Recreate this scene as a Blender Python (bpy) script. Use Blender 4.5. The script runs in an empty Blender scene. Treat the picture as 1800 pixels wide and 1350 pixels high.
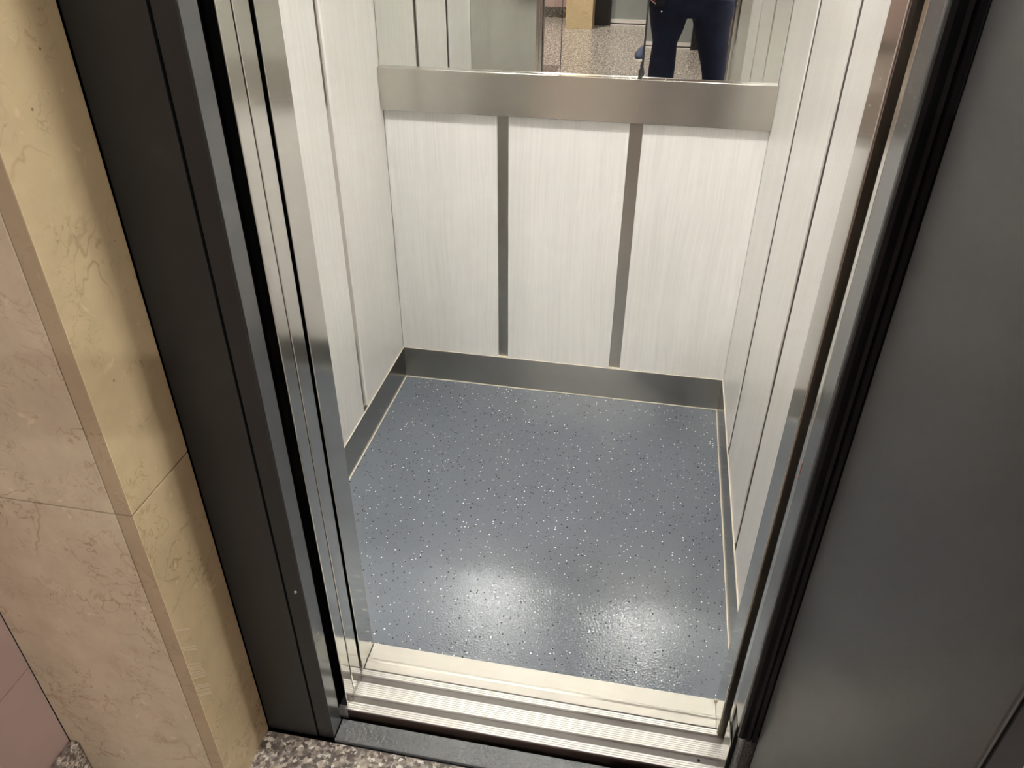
import bpy, bmesh, math, random
from mathutils import Vector, Matrix, Euler
random.seed(7)
S = bpy.context.scene
COL = S.collection

# ---------------------------------------------------------------- camera
cam_d = bpy.data.cameras.new('camera'); cam = bpy.data.objects.new('camera', cam_d); COL.objects.link(cam)
cam.location = (0.7305, -2.0208, 1.3849)
cam.rotation_euler = (0.9816, -0.0048, 0.1872)
cam_d.sensor_fit = 'HORIZONTAL'; cam_d.sensor_width = 36.0
cam_d.lens = 1356.72 / 1800 * 36.0
cam_d.clip_start = 0.02; cam_d.clip_end = 60
S.camera = cam

# ---------------------------------------------------------------- world, exposure
W = bpy.data.worlds.new('world'); S.world = W; W.use_nodes = True
W.node_tree.nodes['Background'].inputs[0].default_value = (1.0, 0.97, 0.92, 1)
W.node_tree.nodes['Background'].inputs[1].default_value = 0.015
S.view_settings.view_transform = 'Standard'; S.view_settings.look = 'None'
S.view_settings.gamma = 1; S.view_settings.use_curve_mapping = False
S.view_settings.exposure = 0.0
S.cycles.use_denoising = True
S.cycles.max_bounces = 12; S.cycles.diffuse_bounces = 6; S.cycles.glossy_bounces = 8
S.cycles.blur_glossy = 0.05; S.cycles.sample_clamp_indirect = 500

# lamp strengths (the lamps themselves are built below)
SPOT = 300.0      # cabin downlights
PANEL = {'over': 3800, 'right': 27000, 'far': 6800, 'side': 4200}  # 'side' is an unseen lamp added to fill the shaded reveal
SPOTS = [(0.12, -0.93), (0.89, -0.93)]
CAB_H = 2.15
LAND_H = 2.62

# ---------------------------------------------------------------- materials
def new_mat(name):
    m = bpy.data.materials.new(name); m.use_nodes = True
    nt = m.node_tree; b = nt.nodes['Principled BSDF']
    return m, nt, b
def N(nt, t, **kw):
    n = nt.nodes.new(t)
    for k, v in kw.items():
        if hasattr(n, k) and not k.startswith('i_'): setattr(n, k, v)
    return n
def L(nt, a, b): nt.links.new(a, b)
def coords(nt, scale=(1, 1, 1), rot=(0, 0, 0), world=True):
    mp = N(nt, 'ShaderNodeMapping'); mp.inputs['Scale'].default_value = scale; mp.inputs['Rotation'].default_value = rot
    if world:
        g = N(nt, 'ShaderNodeNewGeometry'); L(nt, g.outputs['Position'], mp.inputs[0])
    else:
        g = N(nt, 'ShaderNodeTexCoord'); L(nt, g.outputs['Object'], mp.inputs[0])
    return mp.outputs[0]
def noise(nt, vec, scale, detail=4, rough=0.5, dist=0.0):
    n = N(nt, 'ShaderNodeTexNoise'); n.inputs['Scale'].default_value = scale; n.inputs['Detail'].default_value = detail
    n.inputs['Roughness'].default_value = rough; n.inputs['Distortion'].default_value = dist
    L(nt, vec, n.inputs['Vector']); return n
def ramp(nt, fac, stops, interp='LINEAR'):
    r = N(nt, 'ShaderNodeValToRGB'); r.color_ramp.interpolation = interp
    e = r.color_ramp.elements
    while len(e) < len(stops): e.new(0.5)
    for i, (p, c) in enumerate(stops):
        e[i].position = p; e[i].color = (c[0], c[1], c[2], 1) if not isinstance(c, (int, float)) else (c, c, c, 1)
    L(nt, fac, r.inputs[0]); return r.outputs[0]
def mix(nt, fac, a, b, mode='MIX'):
    m = N(nt, 'ShaderNodeMix'); m.data_type = 'RGBA'; m.blend_type = mode
    if isinstance(fac, (int, float)): m.inputs[0].default_value = fac
    else: L(nt, fac, m.inputs[0])
    for s, i in ((a, 6), (b, 7)):
        if isinstance(s, tuple): m.inputs[i].default_value = (s[0], s[1], s[2], 1)
        else: L(nt, s, m.inputs[i])
    return m.outputs[2]
def bump(nt, b, h, strength, dist=0.001):
    n = N(nt, 'ShaderNodeBump'); n.inputs['Strength'].default_value = strength; n.inputs['Distance'].default_value = dist
    L(nt, h, n.inputs['Height']); L(nt, n.outputs[0], b.inputs['Normal'])
def plain(name, col, rough=0.5, metal=0.0, spec=0.5, coat=0.0):
    m, nt, b = new_mat(name)
    b.inputs['Base Color'].default_value = (*col, 1); b.inputs['Roughness'].default_value = rough
    b.inputs['Metallic'].default_value = metal; b.inputs['Specular IOR Level'].default_value = spec
    b.inputs['Coat Weight'].default_value = coat
    return m
def steel(name, col, rough, axis, aniso=0.5, streak=0.05, metal=1.0):
    """brushed steel; axis = direction of the brushing lines"""
    m, nt, b = new_mat(name)
    sc = {'z': (500, 500, 5), 'x': (5, 500, 500), 'y': (500, 5, 500)}[axis]
    v = coords(nt, sc)
    n = noise(nt, v, 1.0, 3, 0.6)
    n2 = noise(nt, coords(nt, (3, 3, 3)), 1.5, 3, 0.5)
    c = mix(nt, n.outputs['Fac'], tuple(x * (1 - streak) for x in col), tuple(min(1, x * (1 + streak)) for x in col))
    L(nt, c, b.inputs['Base Color'])
    b.inputs['Roughness'].default_value = rough
    b.inputs['Metallic'].default_value = metal
    return m
def laminate(name, tint):
    m, nt, b = new_mat(name)
    v0 = coords(nt, (1, 1, 1))
    warp = noise(nt, coords(nt, (3.0, 3.0, 1.0)), 1.3, 2, 0.5)
    add = N(nt, 'ShaderNodeVectorMath'); add.operation = 'MULTIPLY_ADD'
    L(nt, warp.outputs['Color'], add.inputs[0]); add.inputs[1].default_value = (0.05, 0.05, 0.02); L(nt, v0, add.inputs[2])
    mp = N(nt, 'ShaderNodeMapping'); mp.inputs['Scale'].default_value = (170, 170, 3.2); L(nt, add.outputs[0], mp.inputs[0])
    g = noise(nt, mp.outputs[0], 1.0, 5, 0.62)
    mp2 = N(nt, 'ShaderNodeMapping'); mp2.inputs['Scale'].default_value = (26, 26, 1.0); L(nt, add.outputs[0], mp2.inputs[0])
    g2 = noise(nt, mp2.outputs[0], 1.0, 3, 0.5)
    f = ramp(nt, g.outputs['Fac'], [(0.30, 0.0), (0.62, 1.0)])
    f2 = ramp(nt, g2.outputs['Fac'], [(0.3, 0.0), (0.7, 1.0)])
    lo = tuple(x * 0.82 for x in tint)
    c1 = mix(nt, f, lo, tint)
    c2 = mix(nt, f2, tuple(x * 0.94 for x in tint), tuple(min(1, x * 1.03) for x in tint))
    c = mix(nt, 0.5, c1, c2)
    L(nt, c, b.inputs['Base Color'])
    b.inputs['Roughness'].default_value = 0.30; b.inputs['Specular IOR Level'].default_value = 0.45
    bump(nt, b, g.outputs['Fac'], 0.10, 0.0006)
    return m
def marble(name, a, c2, vein, off=(0, 0, 0), rough=0.22):
    m, nt, b = new_mat(name)
    v = coords(nt, (1, 1, 1)); ad = N(nt, 'ShaderNodeVectorMath'); ad.operation = 'ADD'; ad.inputs[1].default_value = off; L(nt, v, ad.inputs[0]); v = ad.outputs[0]
    big = noise(nt, v, 4.0, 5, 0.55, 0.4)
    base = mix(nt, ramp(nt, big.outputs['Fac'], [(0.34, 0.0), (0.68, 1.0)]), a, c2)
    cloud = noise(nt, v, 22.0, 6, 0.65)
    base = mix(nt, ramp(nt, cloud.outputs['Fac'], [(0.40, 0.0), (0.72, 0.65)]), base, tuple(x * 0.80 for x in a))
    # thin broken veins: zero crossings of a distorted noise, masked
    for sc, w, amt, mk in ((5.5, 0.012, 0.75, 3.0), (15.0, 0.014, 0.62, 7.0), (34.0, 0.020, 0.45, 13.0)):
        vn = noise(nt, v, sc, 4, 0.55, 0.7)
        s = N(nt, 'ShaderNodeMath'); s.operation = 'SUBTRACT'; s.inputs[1].default_value = 0.5; L(nt, vn.outputs['Fac'], s.inputs[0])
        ab = N(nt, 'ShaderNodeMath'); ab.operation = 'ABSOLUTE'; L(nt, s.outputs[0], ab.inputs[0])
        line = ramp(nt, ab.outputs[0], [(0.0, 1.0), (w, 0.0)])
        msk = noise(nt, v, mk, 2, 0.5)
        mm = ramp(nt, msk.outputs['Fac'], [(0.50, 0.0), (0.64, amt)])
        mu = N(nt, 'ShaderNodeMath'); mu.operation = 'MULTIPLY'; L(nt, line, mu.inputs[0]); L(nt, mm, mu.inputs[1])
        base = mix(nt, mu.outputs[0], base, vein)
    fl = noise(nt, v, 46.0, 3, 0.5, 0.9)
    base = mix(nt, ramp(nt, fl.outputs['Fac'], [(0.66, 0.0), (0.74, 0.5)]), base, tuple(min(1, x * 1.35) for x in a))
    pit = N(nt, 'ShaderNodeTexVoronoi'); pit.inputs['Scale'].default_value = 26; L(nt, v, pit.inputs['Vector'])
    base = mix(nt, ramp(nt, pit.outputs['Distance'], [(0.030, 0.75), (0.055, 0.0)]), base, tuple(x * 0.6 for x in vein))
    L(nt, base, b.inputs['Base Color']); b.inputs['Roughness'].default_value = rough
    return m
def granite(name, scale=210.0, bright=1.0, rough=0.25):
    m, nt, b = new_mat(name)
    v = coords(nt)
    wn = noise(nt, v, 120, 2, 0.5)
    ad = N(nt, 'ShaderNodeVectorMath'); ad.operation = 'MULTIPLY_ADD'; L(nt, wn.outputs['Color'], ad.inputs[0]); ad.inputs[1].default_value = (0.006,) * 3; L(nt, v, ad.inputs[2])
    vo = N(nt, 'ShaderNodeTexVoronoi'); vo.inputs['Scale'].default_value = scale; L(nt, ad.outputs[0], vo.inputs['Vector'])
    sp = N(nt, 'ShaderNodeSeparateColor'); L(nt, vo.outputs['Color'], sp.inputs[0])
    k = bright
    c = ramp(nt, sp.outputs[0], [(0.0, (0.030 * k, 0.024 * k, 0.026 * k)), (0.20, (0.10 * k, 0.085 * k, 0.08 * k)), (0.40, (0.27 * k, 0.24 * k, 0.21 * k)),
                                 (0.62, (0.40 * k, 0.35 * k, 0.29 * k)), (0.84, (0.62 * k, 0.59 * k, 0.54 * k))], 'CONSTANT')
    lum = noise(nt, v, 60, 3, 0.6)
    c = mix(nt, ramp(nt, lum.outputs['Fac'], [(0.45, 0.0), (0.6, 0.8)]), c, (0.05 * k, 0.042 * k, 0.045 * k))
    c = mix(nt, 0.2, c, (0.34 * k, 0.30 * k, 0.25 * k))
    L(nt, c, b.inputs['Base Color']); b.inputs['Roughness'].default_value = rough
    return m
def vinyl(name):
    m, nt, b = new_mat(name)
    v = coords(nt)
    cl = noise(nt, v, 9, 3, 0.5)
    base = mix(nt, cl.outputs['Fac'], (0.124, 0.140, 0.166), (0.139, 0.156, 0.183))
    mot = noise(nt, v, 700, 2, 0.6)
    base = mix(nt, ramp(nt, mot.outputs['Fac'], [(0.35, 0.0), (0.65, 1.0)]), base, (0.148, 0.166, 0.191))
    # scattered chips: one random cell in a few is a chip of random size
    def chips(sc, thr, size, col, base, off, dens_sc):
        a2 = N(nt, 'ShaderNodeVectorMath'); a2.operation = 'ADD'; a2.inputs[1].default_value = off; L(nt, v, a2.inputs[0])
        wp = noise(nt, a2.outputs[0], 420, 1, 0.5)
        a3 = N(nt, 'ShaderNodeVectorMath'); a3.operation = 'MULTIPLY_ADD'; L(nt, wp.outputs['Color'], a3.inputs[0]); a3.inputs[1].default_value = (0.0022,) * 3; L(nt, a2.outputs[0], a3.inputs[2])
        vo = N(nt, 'ShaderNodeTexVoronoi'); vo.inputs['Scale'].default_value = sc; vo.voronoi_dimensions = '3D'; L(nt, a3.outputs[0], vo.inputs['Vector'])
        s = N(nt, 'ShaderNodeSeparateColor'); L(nt, vo.outputs['Color'], s.inputs[0])
        g = N(nt, 'ShaderNodeMath'); g.operation = 'GREATER_THAN'; g.inputs[1].default_value = thr; L(nt, s.outputs[0], g.inputs[0])
        sz = N(nt, 'ShaderNodeMapRange'); sz.inputs[3].default_value = size * 0.5; sz.inputs[4].default_value = size; L(nt, s.outputs[1], sz.inputs[0])
        lt = N(nt, 'ShaderNodeMath'); lt.operation = 'LESS_THAN'; L(nt, vo.outputs['Distance'], lt.inputs[0]); L(nt, sz.outputs[0], lt.inputs[1])
        mu = N(nt, 'ShaderNodeMath'); mu.operation = 'MULTIPLY'; L(nt, g.outputs[0], mu.inputs[0]); L(nt, lt.outputs[0], mu.inputs[1])
        return mix(nt, mu.outputs[0], base, col)
    base = chips(125, 0.68, 0.28, (0.012, 0.018, 0.026), base, (3.1, 1.7, 0.0), 9)
    base = chips(120, 0.72, 0.215, (0.95, 0.98, 0.98), base, (0, 0, 0), 9)
    base = chips(190, 0.88, 0.28, (0.03, 0.034, 0.045), base, (5.3, 0.4, 0.0), 9)
    L(nt, base, b.inputs['Base Color'])
    b.inputs['Roughness'].default_value = 0.16; b.inputs['Specular IOR Level'].default_value = 0.6
    op = noise(nt, v, 240, 1, 0.4)
    bump(nt, b, op.outputs['Fac'], 0.42, 0.0011)
    return m
def painted(name, col, rough, tex=420, st=0.12, dist=0.0006, spec=0.5):
    m, nt, b = new_mat(name)
    v = coords(nt)
    n = noise(nt, v, tex, 3, 0.6)
    n2 = noise(nt, v, 5, 3, 0.5)
    L(nt, mix(nt, n2.outputs['Fac'], tuple(x * 0.9 for x in col), tuple(x * 1.1 for x in col)), b.inputs['Base Color'])
    b.inputs['Roughness'].default_value = rough; b.inputs['Specular IOR Level'].default_value = spec
    bump(nt, b, n.outputs['Fac'], st, dist)
    return m
def denim(name):
    m, nt, b = new_mat(name)
    v = coords(nt, (1, 1, 1), world=False)
    n = noise(nt, v, 9, 4, 0.6); w = noise(nt, v, 600, 2, 0.6)
    c = mix(nt, ramp(nt, n.outputs['Fac'], [(0.35, 0.0), (0.7, 1.0)]), (0.005, 0.010, 0.034), (0.010, 0.024, 0.066))
    c = mix(nt, ramp(nt, w.outputs['Fac'], [(0.4, 0.0), (0.8, 0.3)]), c, (0.025, 0.045, 0.10))
    L(nt, c, b.inputs['Base Color']); b.inputs['Roughness'].default_value = 0.85
    fold = noise(nt, coords(nt, (6, 6, 26), world=False), 1.0, 2, 0.5)
    bump(nt, b, fold.outputs['Fac'], 0.5, 0.012)
    return m
def emit(name, col, strength):
    m = bpy.data.materials.new(name); m.use_nodes = True; nt = m.node_tree; nt.nodes.clear()
    e = nt.nodes.new('ShaderNodeEmission'); e.inputs[0].default_value = (*col, 1); e.inputs[1].default_value = strength
    o = nt.nodes.new('ShaderNodeOutputMaterial'); nt.links.new(e.outputs[0], o.inputs[0]); return m

M = dict(
    steel_z=steel('brushed steel upright', (0.62, 0.60, 0.56), 0.20, 'z'),
    steel_post=steel('satin steel jamb', (0.62, 0.605, 0.575), 0.13, 'z'),
    steel_return=steel('champagne steel', (0.66, 0.63, 0.55), 0.30, 'z'),
    steel_x=steel('brushed steel level', (0.62, 0.60, 0.56), 0.30, 'x'),
    steel_skirt=steel('dull steel skirting', (0.40, 0.39, 0.36), 0.30, 'x'),
    steel_skirt_y=steel('dull steel side skirting', (0.42, 0.41, 0.38), 0.25, 'y'),
    steel_dark=steel('dark steel strip', (0.42, 0.40, 0.36), 0.30, 'z'),
    steel_dark_refl=steel('steel edge with painted dark reflection', (0.30, 0.26, 0.22), 0.35, 'z'),  # steel darkened in colour to paint in a dark reflection
    alu=steel('worn aluminium', (0.82, 0.80, 0.77), 0.32, 'x', streak=0.08, metal=0.6),
    alu_strip=steel('cream aluminium strip', (0.58, 0.555, 0.495), 0.38, 'x', streak=0.05, metal=0.6),
    lam=laminate('white wood grain laminate', (0.79, 0.785, 0.755)),
    lam_side=laminate('white wood grain laminate sides', (0.81, 0.80, 0.765)),
    vinyl=vinyl('grey speckled vinyl'),
    marble_front=marble('pinkish beige marble', (0.50, 0.405, 0.305), (0.46, 0.395, 0.28), (0.20, 0.12, 0.06), (0, 0, 0)),
    marble_reveal=marble('yellow beige marble', (0.62, 0.50, 0.31), (0.55, 0.445, 0.265), (0.26, 0.17, 0.08), (4.2, 2.1, 1.3)),
    marble_edge=marble('sawn marble edge', (0.36, 0.27, 0.18), (0.32, 0.25, 0.16), (0.16, 0.10, 0.05), (1.2, 7.1, 3.3), 0.6),
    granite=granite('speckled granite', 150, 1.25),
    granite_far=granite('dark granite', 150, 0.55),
    tile=painted('pink glazed tile', (0.44, 0.335, 0.31), 0.25, 300, 0.03),
    grout=plain('dark joint', (0.06, 0.04, 0.035), 0.9),
    paint=painted('anthracite paint', (0.0105, 0.0113, 0.0122), 0.36, 300, 0.05),
    paint_lt=painted('satin anthracite paint', (0.085, 0.088, 0.09), 0.16, 260, 0.04, spec=0.9),
    paint_th=painted('worn anthracite threshold paint', (0.13, 0.135, 0.14), 0.22, 110, 1.0, 0.0035, spec=0.7),
    door_in=painted('door anthracite paint', (0.075, 0.077, 0.078), 0.36, 260, 0.14, 0.0008, spec=0.7),
    rubber=plain('black rubber', (0.0035, 0.004, 0.006), 0.4, 0.0, 0.25),
    black=plain('black void paint', (0.003, 0.003, 0.003), 0.9, 0.0, 0.0),
    rust=painted('dark brown pit', (0.035, 0.018, 0.012), 0.9),
    mirror=plain('mirror silver', (0.80, 0.81, 0.78), 0.0, 1.0),
    mirror_edge=plain('mirror edge', (0.02, 0.02, 0.02), 0.5),
    sealant=plain('cream sealant', (0.66, 0.60, 0.50), 0.6),
    groove_shade=plain('painted groove shade', (0.11, 0.09, 0.08), 0.9),  # colour of the shade painted along the groove edges
    track=painted('dirty track steel', (0.16, 0.145, 0.13), 0.35, 60, 0.2),
    ceil=plain('white ceiling paint', (0.78, 0.77, 0.74), 0.7),
    far_door=painted('grey lift door', (0.24, 0.26, 0.25), 0.35, 200, 0.03),
    white=plain('white plastic', (0.8, 0.8, 0.78), 0.4),
    denim=denim('dark blue denim'),
    jacket=plain('navy jacket cloth', (0.008, 0.010, 0.022), 0.8),
    maroon=plain('maroon knit trim', (0.15, 0.01, 0.02), 0.8),
    skin=plain('skin', (0.55, 0.33, 0.23), 0.5),
    hair=plain('dark hair', (0.02, 0.013, 0.01), 0.6),
    eye=plain('eye white', (0.8, 0.8, 0.8), 0.2),
    phone=plain('black glass', (0.01, 0.01, 0.012), 0.1),
    shoe=plain('navy shoe cloth', (0.03, 0.045, 0.09), 0.7),
    chrome=plain('bright metal', (0.8, 0.8, 0.78), 0.15, 1.0),
    redmark=plain('rust red mark', (0.30, 0.09, 0.05), 0.6),
    residue=plain('dried adhesive residue', (0.60, 0.49, 0.33), 0.55),
)

# ---------------------------------------------------------------- mesh helpers
def link(name, me, mat, parent=None, loc=(0, 0, 0), rot=(0, 0, 0), smooth=False):
    o = bpy.data.objects.new(name, me); COL.objects.link(o)
    if mat: me.materials.append(M[mat] if isinstance(mat, str) else mat)
    o.location = loc; o.rotation_euler = rot
    if parent: o.parent = parent
    if smooth:
        for p in me.polygons: p.use_smooth = True
    return o
def bm_obj(name, bm, mat, parent=None, loc=(0, 0, 0), rot=(0, 0, 0), smooth=False, base=False):
    """base: move the origin to the middle of the underside (top-level things)"""
    bmesh.ops.recalc_face_normals(bm, faces=bm.faces)
    if base and bm.verts:
        xs = [v.co.x for v in bm.verts]; ys = [v.co.y for v in bm.verts]; zs = [v.co.z for v in bm.verts]
        c = Vector(((min(xs) + max(xs)) / 2, (min(ys) + max(ys)) / 2, min(zs)))
        bmesh.ops.translate(bm, verts=bm.verts, vec=-c); loc = Vector(loc) + c
    me = bpy.data.meshes.new(name); bm.to_mesh(me); bm.free()
    return link(name, me, mat, parent, loc, rot, smooth)
def add_box(bm, x0, x1, y0, y1, z0, z1, bev=0.0, seg=2):
    vs = [bm.verts.new((x, y, z)) for x in (x0, x1) for y in (y0, y1) for z in (z0, z1)]
    f = [(0, 1, 3, 2), (4, 6, 7, 5), (0, 4, 5, 1), (2, 3, 7, 6), (0, 2, 6, 4), (1, 5, 7, 3)]
    fs = [bm.faces.new([vs[i] for i in q]) for q in f]
    if bev > 0:
        es = set(e for fc in fs for e in fc.edges)
        bmesh.ops.bevel(bm, geom=list(es), offset=bev, segments=seg, affect='EDGES', profile=0.5)
def box(name, x0, x1, y0, y1, z0, z1, mat, parent=None, bev=0.0008, base=None, seg=2):
    bm = bmesh.new(); add_box(bm, x0, x1, y0, y1, z0, z1, bev, seg)
    return bm_obj(name, bm, mat, parent, base=(parent is None) if base is None else base)
def prism(name, pts, axis, a, b, mat, parent=None, bev=0.0, smooth=False):
    """closed 2-D outline swept along an axis.  axis x: pts=(y,z); axis z: pts=(x,y); axis y: pts=(x,z)"""
    bm = bmesh.new()
    def P(p, t): return {'x': (t, p[0], p[1]), 'y': (p[0], t, p[1]), 'z': (p[0], p[1], t)}[axis]
    A = [bm.verts.new(P(p, a)) for p in pts]; B = [bm.verts.new(P(p, b)) for p in pts]
    n = len(pts)
    for i in range(n): bm.faces.new((A[i], A[(i + 1) % n], B[(i + 1) % n], B[i]))
    bm.faces.new(A); bm.faces.new(B[::-1])
    return bm_obj(name, bm, mat, parent, smooth=smooth, base=parent is None)
def add_tube(bm, pts, radii, n=12, cap=True, flat=1.0):
    rings = []
    for i, p in enumerate(pts):
        p = Vector(p); a = Vector(pts[max(0, i - 1)]); b = Vector(pts[min(len(pts) - 1, i + 1)])
        d = (b - a).normalized(); up = Vector((0, 1, 0)) if abs(d.y) < 0.9 else Vector((1, 0, 0))
        u = d.cross(up).normalized(); w = d.cross(u).normalized()
        r = radii[i] if isinstance(radii, (list, tuple)) else radii
        if not isinstance(r, (list, tuple)): r = (r, r * flat)
        rings.append([bm.verts.new(p + u * math.cos(t) * r[0] + w * math.sin(t) * r[1]) for t in [2 * math.pi * k / n for k in range(n)]])
    for A, B in zip(rings, rings[1:]):
        for k in range(n): bm.faces.new((A[k], A[(k + 1) % n], B[(k + 1) % n], B[k]))
    if cap: bm.faces.new(rings[0][::-1]); bm.faces.new(rings[-1])
def tube(name, pts, radii, mat, parent=None, n=12, flat=1.0):
    bm = bmesh.new(); add_tube(bm, pts, radii, n, True, flat)
    return bm_obj(name, bm, mat, parent, smooth=True, base=parent is None)
def disc(name, c, r, h, mat, parent=None, axis='z', n=24, dome=0.0):
    bm = bmesh.new()
    bmesh.ops.create_cone(bm, cap_ends=True, segments=n, radius1=r, radius2=r * (1 - dome), depth=h)
    if axis == 'y': bmesh.ops.rotate(bm, verts=bm.verts, matrix=Matrix.Rotation(math.pi / 2, 3, 'X'))
    if axis == 'x': bmesh.ops.rotate(bm, verts=bm.verts, matrix=Matrix.Rotation(math.pi / 2, 3, 'Y'))
    bmesh.ops.translate(bm, verts=bm.verts, vec=c)
    return bm_obj(name, bm, mat, parent, base=parent is None)
def thing(name, label, cat, loc=(0, 0, 0), rotz=0, group=None):
    o = bpy.data.objects.new(name, None); COL.objects.link(o); o.location = loc; o.rotation_euler = (0, 0, rotz)
    o.empty_display_size = 0.1
    o['label'] = label; o['category'] = cat
    if group: o['group'] = group
    return o
def tag(o, label, cat, group=None, kind=None):
    o['label'] = label; o['category'] = cat
    if group: o['group'] = group
    if kind: o['kind'] = kind
    return o
def struct(o, label=None, cat=None):
    o['kind'] = 'structure'
    if label: o['label'] = label; o['category'] = cat
    return o
def sroot(name, loc=(0, 0, 0), label=None, cat=None):
    o = bpy.data.objects.new(name, None); COL.objects.link(o); o.location = loc; o.empty_display_size = 0.1
    return struct(o, label, cat)

# ================================================================ LIFT CABIN SHELL
HB = 0.1094
YF = -1.028                       # cabin front
fl = box('floor', 0.0, 1.0, YF, 0.0, -0.03, 0.0, 'vinyl', bev=0)
struct(fl, 'blue-grey speckled vinyl floor inside the lift cabin', 'floor')
ce = sroot('ceiling', (0.5, -0.55, CAB_H), 'white ceiling inside the lift cabin with two downlights', 'ceiling')
bm = bmesh.new(); add_box(bm, -0.5 - 0.03, 0.53, -0.58, 0.58, 0.0, 0.03)
bm_obj('ceiling_panel', bm, 'ceil', ce)

# back wall: backing, three lower panels, two steel joint strips, upper backing behind the mirror
wb = box('wall_back', -0.03, 1.03, 0.009, 0.04, 0, CAB_H, 'lam', bev=0)
struct(wb, 'back wall of the lift cabin with three white wood-grain panels', 'wall')
def child(o, par):
    o.parent = par; o.matrix_parent_inverse = Matrix.Identity(4); o.location = o.location - par.location
    return o
B1, B2 = (0.3105, 0.3410), (0.6560, 0.6895)
for x0, x1 in ((0.0005, B1[0]), (B1[1], B2[0]), (B2[1], 0.9995)):
    child(box('wood_grain_panel', x0, x1, 0.0, 0.009, HB, 0.955, 'lam', bev=0.0008, base=True), wb)
for x0, x1 in (B1, B2):
    s = child(box('joint_strip', x0, x1, 0.0065, 0.009, HB, 0.86, 'steel_dark', bev=0, base=True), wb); s['label'] = 'recessed dark steel strip'
    c = child(box('strip_foot', x0, x1, 0.0005, 0.0065, HB - 0.0005, HB + 0.0012, 'sealant', bev=0, base=True), wb); c['label'] = 'dusty beige ledge'

# side walls
GL = [(-0.3655, -0.3315), (-0.716, -0.688)]
def side_wall(name, sx, label):
    """sx = 0 left (face looks +x), 1 right (face looks -x)"""
    f = 0.0 if sx == 0 else 1.0; d = -1 if sx == 0 else 1
    w = box(name, *sorted((f + d * 0.009, f + d * 0.03)), YF - 0.06, 0.01, 0, CAB_H, 'lam_side', bev=0)
    struct(w, label, 'wall')
    g = [(0.0, GL[0][1]), (GL[0][0], GL[1][1]), (GL[1][0], YF)]
    for a, b in g:
        child(box('wood_grain_panel', *sorted((f, f + d * 0.009)), b, a - 0.0005, HB, CAB_H, 'lam_side', bev=0.0008, base=True), w)
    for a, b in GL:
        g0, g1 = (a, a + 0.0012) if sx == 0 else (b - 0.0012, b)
        child(box('painted_shade', *sorted((f + d * 0.003, f + d * 0.0056)), g0, g1, HB, CAB_H, 'groove_shade', bev=0, base=True), w)  # thin dark strip paints the shade at the groove's edge
        s = child(box('joint_strip', *sorted((f + d * 0.0055, f + d * 0.009)), a, b, HB, CAB_H, 'steel_z', bev=0, base=True), w); s['label'] = 'recessed steel strip'
    return w
side_wall('wall_left', 0, 'left side wall of the lift cabin, white wood-grain panels')
side_wall('wall_right', 1, 'right side wall of the lift cabin, white wood-grain panels')

# skirting of the cabin with the bead of sealant along the floor
def skirt(name, x0, x1, y0, y1, mat, label, bead):
    k = box(name, x0, x1, y0, y1, 0.0, HB - 0.001, mat, bev=0.0005); struct(k, label, 'skirting board')
    pts = []
    (ax, ay), (bx, by) = bead
    for i in range(31):
        t = i / 30; pts.append((ax + (bx - ax) * t + random.uniform(-1, 1) * .0004, ay + (by - ay) * t + random.uniform(-1, 1) * .0004, 0.0009 + random.uniform(-1, 1) * .0003))
    s = child(tube('sealant_bead', pts, 0.0016, 'sealant', n=8), k); s['label'] = 'thin cream line of sealant'
    for key in ('category',):
        if key in s: del s[key]
    return k
k = skirt('baseboard_back', -0.004, 1.004, -0.003, 0.009, 'steel_skirt', 'dull steel skirting below the back wall', ((0.002, -0.0045), (0.998, -0.0045)))
child(box('trim_edge', 0.0, 1.0, -0.0032, 0.0, HB - 0.0012, HB + 0.0003, 'sealant', bev=0, base=True), k)
k = skirt('baseboard_left', -0.009, 0.003, YF, -0.0035, 'steel_skirt_y', 'dull steel skirting below the left cabin wall', ((0.0045, YF + .003), (0.0045, -0.006)))
child(box('trim_edge', 0.0, 0.0032, YF, -0.004, HB - 0.0012, HB + 0.0003, 'sealant', bev=0, base=True), k)
k = skirt('baseboard_right', 0.997, 1.009, YF, -0.0035, 'steel_skirt_y', 'dull steel skirting below the right cabin wall', ((0.9955, YF + .003), (0.9955, -0.006)))
child(box('trim_edge', 0.9968, 1.0, YF, -0.004, HB - 0.0012, HB + 0.0003, 'sealant', bev=0, base=True), k)

# front return walls (seen on their inner side in the mirror)
wl = box('trim_1', 0.0, 0.2475, -1.0935, YF - 0.001, 0.0, CAB_H, 'steel_post', bev=0.0012)
struct(wl, 'steel front return of the cabin left of the entrance', 'jamb')
wr = box('trim_2', 0.9635, 1.009, -1.100, YF - 0.001, 0.0, CAB_H, 'steel_post', bev=0.0012)
struct(wr, 'slim steel post of the cabin right of the entrance', 'jamb')
c = child(box('front_edge', 0.9655, 1.009, -1.1035, -1.0995, 0.0, CAB_H, 'steel_dark_refl', bev=0.0006, base=True), wr); c['label'] = 'front edge of the post with a dark reflection painted in'  # same steel post; the dark reflection is put into the colour
c = child(box('floor_crack', 0.9605, 0.9637, -1.034, -1.0305, -0.001, 0.012, 'sealant', bev=0.0005, base=True), wr); c['label'] = 'blob of yellowed sealant at the foot'
hd = box('trim_3', 0.0, 1.0, -1.096, YF - 0.001, 2.02, CAB_H, 'steel_return', bev=0.001); struct(hd)
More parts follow.
